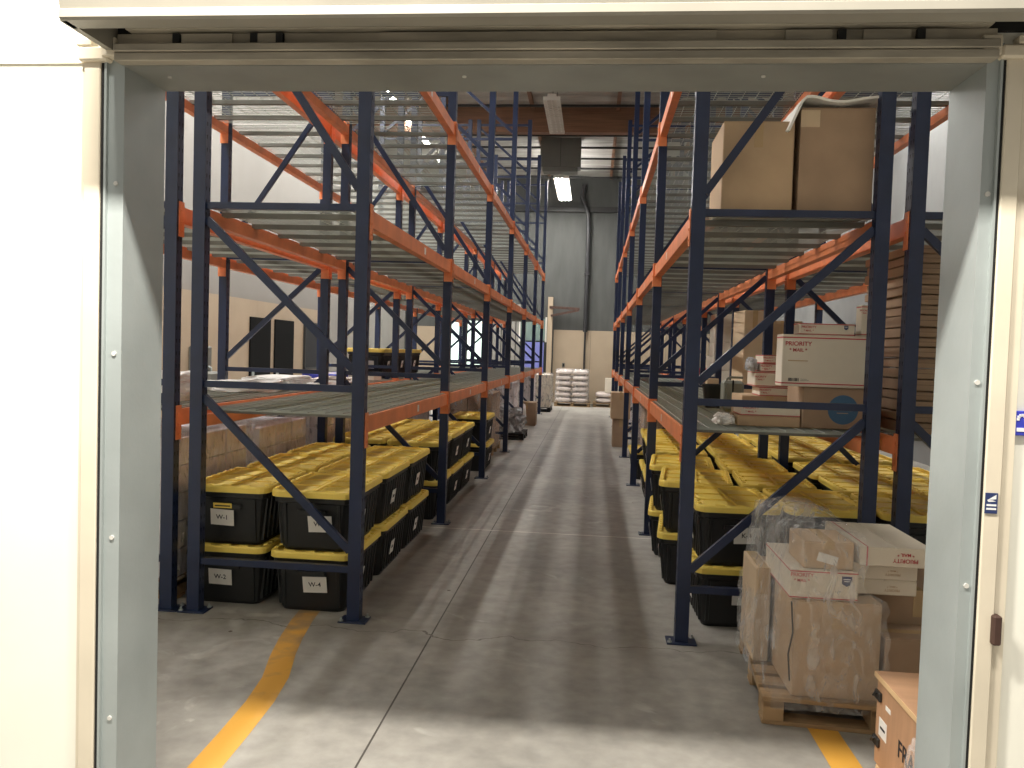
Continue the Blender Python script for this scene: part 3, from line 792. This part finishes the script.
# bin and grey crate
def tub(x, y, z, w0, w1, h, m, label):
    g = MB(); g.loft([rr(w0, w0, .03, 0), rr(w1, w1, .035, h), rr(w1 - .012, w1 - .012, .03, h), rr(w0 - .012, w0 - .012, .025, .01)])
    g.loft([rr(w1 + .014, w1 + .014, .04, h - .02), rr(w1 + .014, w1 + .014, .04, h), rr(w1 - .004, w1 - .004, .03, h), rr(w1 - .004, w1 - .004, .03, h - .02)], cap=False)
    o = g.build('waste_bin', m); o.location = (x, y, z); tag(o, label, 'bin'); return o
tub(.98, 6.75, D1, .11, .16, .19, M['totebody'], 'small black bin on the lowest right deck')
carton(.96, 1.06, 6.96, 7.06, D1, D1 + .23, M['kraftlight'], 'small tan carton just behind the black bin')
o = empty('wire_crate', (1.06, 6.35, D1)); tag(o, 'grey green plastic crate with tubular handle near black bin', 'crate')
MB().box(-.065, .085, -.08, .10, 0, .235, b=.02).build('crate_body', M['greyplastic'], o)
MB().tube([(-.06, -.09, .03), (-.06, -.09, .22), (-.045, -.09, .25), (-.02, -.09, .262), (.07, -.09, .262)], .009, 8).build('handle', M['greyplastic'], o)
MB().tube([(.0, -.084, .02), (.0, -.084, .24)], .006, 6).build('rib', M['hole'], o)
carton(.90, 1.10, 5.62, 5.62 + .25, D1 + .0, D1 + .05, M['kraftlight'], 'x') if False else None
# tan boxes in bay 2
carton(1.45, 1.78 - .12, 8.2, 8.6, D1, D1 + .88, M['kraftlight'], 'tall pale tan carton standing behind the black bin', rz=.1)
carton(1.73 - .05, 2.15 - .1, 8.3, 8.75, D1, D1 + .79, M['kraft'], 'brown carton right of the tall tan carton, farther down the deck', rz=0)
# white towers on the rear rack
for k in range(5):
    carton(1.84, 2.16, 12.7, 13.2, D1 + k * .215, D1 + k * .215 + .213, M['whitebox'], ORD[k] + ' from bottom in the tall white carton tower, rear right rack', 'tall white carton tower', tape=False)
for k in range(2):
    carton(1.96, 2.24, 14.0, 14.4, D1 + k * .22, D1 + k * .22 + .218, M['whitebox'], ORD[k] + ' from bottom in the short white carton pile, rear right rack', 'short white carton pile', tape=False)
carton(1.78, 1.94, 14.0, 14.2, D1, D1 + .22, M['red'], 'small red box beside the short white carton pile', tape=False)
# tubular cart handles seen over the mailing boxes
o = empty('hand_cart', (2.2, 6.5, D1)); tag(o, 'grey tubular hand cart standing behind the mailing boxes', 'cart')
MB().tube([(-.26, 0, .03), (-.26, 0, .62), (-.22, 0, .68), (-.0, 0, .72)], .010, 8).build('tube_frame', M['rod'], o)
MB().tube([(.12, 0, .03), (.12, 0, .62), (.16, 0, .68), (.34, 0, .72)], .010, 8).build('tube_frame', M['rod'], o)
MB().box(-.28, .36, -.2, .2, .0, .03).build('platform', M['rod'], o)
# flattened cartons stack on rear right rack
z = LV[0] + .0125; k = 0
while z < 2.30:
    hh = random.choice((.055, .062, .07)); dx = random.uniform(-.015, .015); dy = random.uniform(-.02, .02)
    o = link('flattened_carton', carton_mesh(.90, .80, round(hh - .002, 3), M['kraftdark'], False), None, (2.27 + dx, 5.32 + dy, z), random.uniform(-.01, .01))
    g = MB()
    g.box(-.43, .43, -.4010, -.4, hh * .5 - .001, hh * .5 + .001)
    g.build('corrugated_edge', M['rust'], o)
    tag(o, 'flattened brown cartons bundle, layer %d up in the tall stack on rear right rack' % (k + 1) if k > 11 else '%s bundle from bottom in the tall stack of flattened brown cartons' % ORD[k], 'flattened carton', 'stack of flattened cartons')
    z += hh; k += 1
# two cartons on the middle deck
D2 = LV[1] + .0125
carton(.700, 1.095, 4.80, 5.28, D2, D2 + .525, M['kraft'], 'tall plain brown carton left on the middle deck of right rack')
o = carton(1.125, 1.53, 4.79, 5.25, D2, D2 + .60, M['kraftdark'], 'taller brown carton with white foam on top, middle deck of right rack', tape=False)
MB().box(-.2035, -.115, -.2315, -.230, .0, .50).build('side_flap', M['kraftdark'], o)
MB().box(-.2045, -.10, -.2325, -.2305, .49, .585).build('torn_flap', M['kraftlight'], o)
vs = []; fs = []; nx, ny = 24, 14
for j in range(ny + 1):
    for i in range(nx + 1):
        u = i / nx; v = j / ny; X = 1.055 + .53 * u; Y = 4.74 + .5 * v
        Z = D2 + .626 + .012 * noise.noise(Vector((X * 9, Y * 7, 0))) - (.17 * max(0, .14 - u) / .14 * (1 - .3 * v)) * (1 if True else 0) + .012 * math.sin(u * 9)
        vs.append((X, Y, Z))
for j in range(ny):
    for i in range(nx):
        a = j * (nx + 1) + i; fs.append((a, a + 1, a + nx + 2, a + nx + 1))
m_ = MB().add(vs, fs).mesh('foam_sheet', [M['foam']]); o = link('foam_sheet', m_); md = o.modifiers.new('thick', 'SOLIDIFY'); md.thickness = .014; md.offset = 1
tag(o, 'curling white foam sheet draped over the taller brown carton', 'foam sheet')

# --- pallet of parcels at the right of the doorway
pallet(1.36, 4.17, -.07, 1.02, .98, 'rough wooden pallet under the wrapped parcels right of the aisle')
PZ = .1265
carton(.945, 1.325, 3.74, 4.14, PZ, .566, M['kraft'], 'large tan carton at the front of the wrapped pallet')
carton(.855, .93, 4.15, 4.50, PZ, .60, M['kraftlight'], 'narrow upright pale carton at the aisle side of the wrapped pallet')
carton(.945, 1.32, 4.17, 4.55, PZ, .566, M['kraftdark'], 'brown carton behind the large tan carton on wrapped pallet')
carton(1.345, 1.80, 3.98, 4.45, PZ, .575, M['kraftdark'], 'dark brown carton at the right rear of the wrapped pallet')
carton(1.345, 1.62, 3.74, 3.95, PZ, .42, M['kraftdark'], 'low dark brown carton at the right front of the wrapped pallet')
mailer(.925, 1.222, 3.755, 4.28, .568, .702, 'long white mailing carton with blue shield on the wrapped pallet', sh=True, ts=.024)
carton(.985, 1.205, 3.78, 4.06, .703, .828, M['kraft'], 'small brown carton under film on top of the mailing carton')
o = MB().box(-.045, .045, -.001, 0, -.02, .02).build('shipping_label', M['paper']); o.location = (1.09, 3.7785, .775); o.rotation_euler = (0, .25, 0)
o.parent = [q for q in C.objects if q.get('label') == 'small brown carton under film on top of the mailing carton'][0]; o.location = (-.005, -.1415, .048)
mailer(1.228, 1.515, 3.86, 4.34, .578, .648, 'lower of two flat mailing cartons right on the wrapped pallet', ts=.016, flip=True, left=False, pm=M['kraft'], front=False, vert=False, m=M['whitebox'])
mailer(1.228, 1.515, 3.86, 4.34, .649, .723, 'upper of two flat mailing cartons right on the wrapped pallet', ts=.016, flip=True, left=False, pm=M['kraft'], front=False)
mailer(1.236, 1.56, 3.80, 4.36, .724, .812, 'topmost mailing carton with upside-down red print on the wrapped pallet', ts=.026, flip=True, vert=True, redtop=True, left=False, front=False)
# cable
cu = MB().tube([(.935, 3.73, .20), (.925, 3.735, .32), (.94, 3.73, .42), (.93, 3.735, .56)], .004, 6).build('black_cable', M['rubber']); tag(cu, 'black cable hanging beside the large tan carton', 'cable')
# film around the parcels
bm = bmesh.new(); bmesh.ops.create_cube(bm, size=1); bmesh.ops.subdivide_edges(bm, edges=bm.edges[:], cuts=20, use_grid_fill=True)
bmesh.ops.delete(bm, geom=[f for f in bm.faces if f.calc_center_median().z < -.499 or (f.calc_center_median().x > .499)], context='FACES')
for v in bm.verts:
    p = v.co.copy(); z = PZ - .05 + (p.z + .5) * (.90 - PZ + .05)
    xl = .855 + .15 * max(0, (z - .40)); xr = 1.34 if z < .6 else 1.232
    X = xl + (xr - xl) * (p.x + .5); Y = 3.712 + (.30 * 0) + (4.56 - 3.712) * (p.y + .5)
    if p.z > .49: z = .845 + .05 * math.sin((p.x + .5) * PI) * (1 - abs(p.y)) + .02
    nn = Vector((p.x, p.y, max(0, p.z))).normalized()
    q = Vector((X, Y, z)); q += nn * (.020 * noise.noise(Vector((X * 9, Y * 8, z * 17))) + .014 * noise.noise(q * 31)) 
    q += nn * .010
    v.co = q
me = bpy.data.meshes.new('stretch_wrap'); bm.to_mesh(me); bm.free(); me.materials.append(M['film'])
for p_ in me.polygons: p_.use_smooth = True
tag(link('stretch_wrap', me), 'crinkled clear stretch film around the parcels on the near right pallet', 'stretch wrap')
# --- plywood crate at bottom right
o = empty('plywood_crate', (1.43, 2.96, 0), -.0); tag(o, 'reddish plywood crate at the bottom right just inside the doorway', 'crate')
cx0 = -.265
MB().box(cx0, .30, -.36, .34, .07, .405, b=.003).build('crate_body', M['ply'], o)
MB().box(cx0 - .008, .31, -.37, .35, .405, .428, b=.003).build('crate_lid', M['ply'], o)
MB().box(cx0 - .0095, cx0 - .008, -.37, .35, .406, .427).build('lid_edge', M['plyedge'], o)
for y in (.28, .0, -.28): MB().box(cx0, .29, y - .04, y + .04, 0, .07, b=.004).build('runner', M['plyedge'], o)
for z in (.345, .165):
    q = MB().box(cx0 - .012, cx0, .28, .335, z - .018, z + .018, b=.003).build('latch', M['latch'], o)
    MB().tube([(cx0 - .016, .335, z - .01), (cx0 - .016, .31, z + .012)], .005, 6).build('latch_hook', M['latch'], q)
MB().box(cx0 - .0012, cx0, .22, .30, .195, .265).build('paper_label', M['paper'], o)
MB().box(cx0 - .0018, cx0 - .0012, .235, .285, .225, .235).build('label_print', M['ink'], o)
MB().box(cx0 - .0012, cx0, .19, .24, .318, .335).build('paper_scrap', M['paper'], o)
text('FRAGILE', .088, (cx0 - .0015, -.06, .235), LEFTW, M['ink'], o, align='CENTER')
lump('plastic_bag', 1.135, 2.84, .07, .020, .05, .16, M['film2'], .25, 2, 9, 'clear plastic bag leaning on the plywood crate', 'bag')

# --- left: wrapped pallets behind (rear left rack, floor)
wl = [('first', 5.45), ('second', 6.75), ('third', 8.30), ('fourth', 9.60), ('fifth', 11.1), ('sixth', 12.5)]
for i, (nm, y) in enumerate(wl):
    wrapped(-3.04, y, 0, .92, 1.12, 2, 3, 5, .90 - .05 * (i % 2), M['pinkbox'], 'pallet of the %s wrapped carton load from doorway, rear left rack' % nm,
            'pale carton on the %s wrapped pallet from doorway, rear left rack' % nm, 'glossy film on %s wrapped carton load from doorway, rear left rack' % nm,
            'cartons of the %s rear left load' % nm, M['wood'], M['film2'], .02, i * 3.)
# on its lowest deck: white bags and paper
for i, (x, y, a, b, c_) in enumerate(((-2.95, 5.35, .28, .30, .11), (-2.95, 6.75, .30, .36, .05), (-3.1, 7.9, .3, .45, .05), (-2.8, 8.85, .28, .30, .035), (-3.3, 5.9, .2, .3, .07), (-2.62, 7.75, .07, .35, .03))):
    lump('plastic_bag', x, y, D1, a, b, c_, M['bag'] if i != 3 else M['sack'], .3, 1.6, i, '%s rumpled white plastic bundle on lowest deck of rear left rack' % ORD[i], 'bundle')
for i, (y, c_) in enumerate(((9.35, M['bluesign']), (9.75, M['whitebox']), (10.1, M['bluesign']))):
    carton(-3.35, -2.9 + .3 * (i == 1), y - .17, y + .17, D1, D1 + .07, c_, ['blue flat box, nearest of the flat boxes on rear left deck', 'white flat box between two blue ones on rear left deck', 'blue flat box before the totes on rear left deck'][i], tape=False)
# --- left rack, far bays on the floor
wrapped(-1.93, 13.2, 0, .85, 1.1, 2, 2, 3, .85, M['kraftdark'], 'pallet under the dull brown wrapped load, left rack fourth bay', 'brown carton in the dull wrapped load, left rack fourth bay', 'grey film over brown load in the fourth bay of left rack', 'cartons of the brown wrapped load', None, M['film2'], .03, 31)
pallet(-1.72, 15.5, 0, 1.0, .95, 'black plastic pallet under the crumpled silver bundle', M['blackpallet'])
lump('silver_bundle', -1.70, 15.5, .126, .40, .42, .25, M['silver'], .5, 2.6, 4, 'crumpled shiny grey film bundle on a black pallet beside left rack', 'bundle', 4)
wrapped(-1.95, 16.9, 0, .85, 1.0, 2, 2, 3, .88, M['pinkbox'], 'pallet under the white wrapped load behind the silver bundle', 'pale carton in wrapped load behind the silver bundle', 'film over pale load behind the silver bundle', 'cartons behind the silver bundle', None, M['film2'], .03, 37)
carton(-1.62, -1.22, 18.1, 18.6, 0, .52, M['kraftdark'], 'brown carton on the floor past the silver bundle, left side')
lump('plastic_bag', -1.58, 17.75, 0, .15, .17, .32, M['bag'], .3, 2, 6, 'white plastic bag leaning on the far brown carton', 'bag')
wrapped(-1.85, 19.9, 0, .95, 1.1, 2, 2, 4, 1.0, M['pinkbox'], 'pallet under the pale wrapped load in the last bay of left rack', 'pale carton in wrapped load, last bay of left rack', 'film over pale load in last bay of left rack', 'cartons in the last left bay', None, M['film2'], .03, 41)
wrapped(-1.63, 23.0, 0, 1.05, 1.1, 2, 2, 3, .90, M['whitebox'], 'black pallet under the wrapped load past the left rack end', 'white carton in wrapped load past the end of left rack', 'shiny film over load past the end of left rack', 'cartons past the left rack end', M['blackpallet'], M['film2'], .04, 43)
# --- right rack, far bays
carton(.40, .68, 14.6, 15.1, 0, .50, M['kraftdark'], 'lower brown carton of the pair sticking into aisle, right side', rz=0)
carton(.36, .70, 14.55, 15.12, .502, .97, M['kraft'], 'upper brown carton of the pair sticking into aisle, right side', rz=0)
wrapped(1.15, 12.4, 0, .8, 1.0, 2, 2, 3, .75, M['kraftdark'], 'pallet under the brown wrapped load in fourth bay of right rack', 'brown carton in wrapped load, fourth bay of right rack', 'film over brown load in fourth bay of right rack', 'cartons in the right fourth bay', None, M['film2'], .03, 47)
wrapped(1.22, 15.4, 0, .85, 1.0, 2, 2, 3, .85, M['whitebox'], 'pallet under the white wrapped load in fifth bay of right rack', 'white carton in wrapped load, fifth bay of right rack', 'film over white load in fifth bay of right rack', 'cartons in the right fifth bay', None, M['film2'], .03, 53)
wrapped(1.15, 18.0, 0, .85, 1.0, 2, 2, 3, .85, M['pinkbox'], 'pallet under the pale wrapped load in sixth bay of right rack', 'pale carton in wrapped load, sixth bay of right rack', 'film over pale load in sixth bay of right rack', 'cartons in the right sixth bay', None, M['film2'], .03, 59)
# --- far pallets of sacks
def sack_mesh(w, d, h):
    bm = bmesh.new(); bmesh.ops.create_cube(bm, size=1); bmesh.ops.subdivide_edges(bm, edges=bm.edges[:], cuts=5, use_grid_fill=True)
    for v in bm.verts:
        p = v.co; f = (1 - (2 * abs(p.x)) ** 4 * .55) * (1 - (2 * abs(p.y)) ** 4 * .55)
        v.co = Vector((p.x * w, p.y * d, (p.z * f + .5) * h + .01 * noise.noise(p * 6)))
    me = bpy.data.meshes.new('sack'); bm.to_mesh(me); bm.free(); me.materials.append(M['sack'])
    for q in me.polygons: q.use_smooth = True
    return me
SM = sack_mesh(.50, .62, .20)
def sackload(x, y, w, d, nz, lab, grp, tops=0):
    for k in range(nz):
        for i in range(2):
            for j in range(2):
                if k >= nz - 1 and tops and i == 1: continue
                o = link('sack', SM, None, (x + (i - .5) * (w / 2) + random.uniform(-.015, .015), y + (j - .5) * (d / 2) * 1.12 + random.uniform(-.01, .01), .126 + k * .168), random.uniform(-.05, .05))
                o.scale = (random.uniform(.88, .96), random.uniform(.88, .96), random.uniform(.78, .86))
                tag(o, lab, 'sack', grp)
pallet(-.58, 25.7, 0, 1.12, 1.15, 'wooden pallet under the tall pile of white sacks at aisle end')
sackload(-.60, 25.7, 1.0, 1.1, 6, 'white sack in the tall pile at the far end of the aisle', 'sacks in the tall far pile')
pallet(.62, 25.9, 0, 1.12, 1.1, 'wooden pallet under the low pile of sacks at aisle end')
wrap(-.60, 25.7, .125, 1.04, 1.16, 1.02, 0, M['film2'], 'stretch film around the tall far pile of white sacks', .04, 77)
sackload(.62, 25.9, 1.0, 1.0, 2, 'white sack in the low pile right of the tall far pile', 'sacks in the low far pile')
wrap(.50, 25.95, .125, .55, .8, .72, 0, M['silver'], 'grey film-wrapped block on the low far pallet', .05, 71) if False else None
carton(.42, .85, 25.4, 25.9, .46, .90, M['whitebox'], 'white wrapped carton at the right of the low far pallet', tape=False)

# ------------------------------------------------------------------ lights of the near room
def area(name, loc, tgt, sx_, sy, e, col):
    ld = bpy.data.lights.new(name, 'AREA'); ld.shape = 'RECTANGLE'; ld.size = sx_; ld.size_y = sy; ld.energy = e; ld.color = col
    o = bpy.data.objects.new(name, ld); C.objects.link(o); o.location = loc
    o.rotation_euler = (Vector(tgt) - Vector(loc)).to_track_quat('-Z', 'Y').to_euler(); return o
area('near_room_lamp', (-1.05, 1.32, 3.7), (-1.05, 1.33, 0), .9, .10, 175, (1, .955, .87))
area('near_room_lamp', (.75, 1.32, 3.7), (.75, 1.33, 0), .7, .10, 58, (1, .955, .87))

w = bpy.data.worlds.new('world'); bpy.context.scene.world = w; w.use_nodes = True
w.node_tree.nodes['Background'].inputs[0].default_value = (1, .95, .86, 1)
w.node_tree.nodes['Background'].inputs[1].default_value = .34

# ------------------------------------------------------------------ camera
f, yaw, pitch, roll = 815.0, .09734477, -.03999311, .03155222
cy, sy_, cp, sp = math.cos(yaw), math.sin(yaw), math.cos(pitch), math.sin(pitch)
F = Vector((-sy_ * cp, cy * cp, sp)); r = Vector((cy, sy_, 0)); u = r.cross(F)
c, s_ = math.cos(roll), math.sin(roll)
r2 = c * r + s_ * u; u2 = -s_ * r + c * u
cam = bpy.data.cameras.new('camera'); co = bpy.data.objects.new('camera', cam); C.objects.link(co)
co.matrix_world = Matrix(((r2.x, u2.x, -F.x, 0), (r2.y, u2.y, -F.y, 0), (r2.z, u2.z, -F.z, H), (0, 0, 0, 1)))
cam.sensor_width = 36; cam.lens = f / 1024 * 36; cam.clip_start = .05; cam.clip_end = 100
sc = bpy.context.scene; sc.camera = co
sc.view_settings.view_transform = 'Standard'; sc.view_settings.look = 'None'; sc.view_settings.gamma = 1; sc.view_settings.use_curve_mapping = False
sc.view_settings.exposure = 0.42
sc.cycles.use_denoising = True; sc.cycles.max_bounces = 8; sc.cycles.transparent_max_bounces = 24; sc.cycles.sample_clamp_indirect = 4
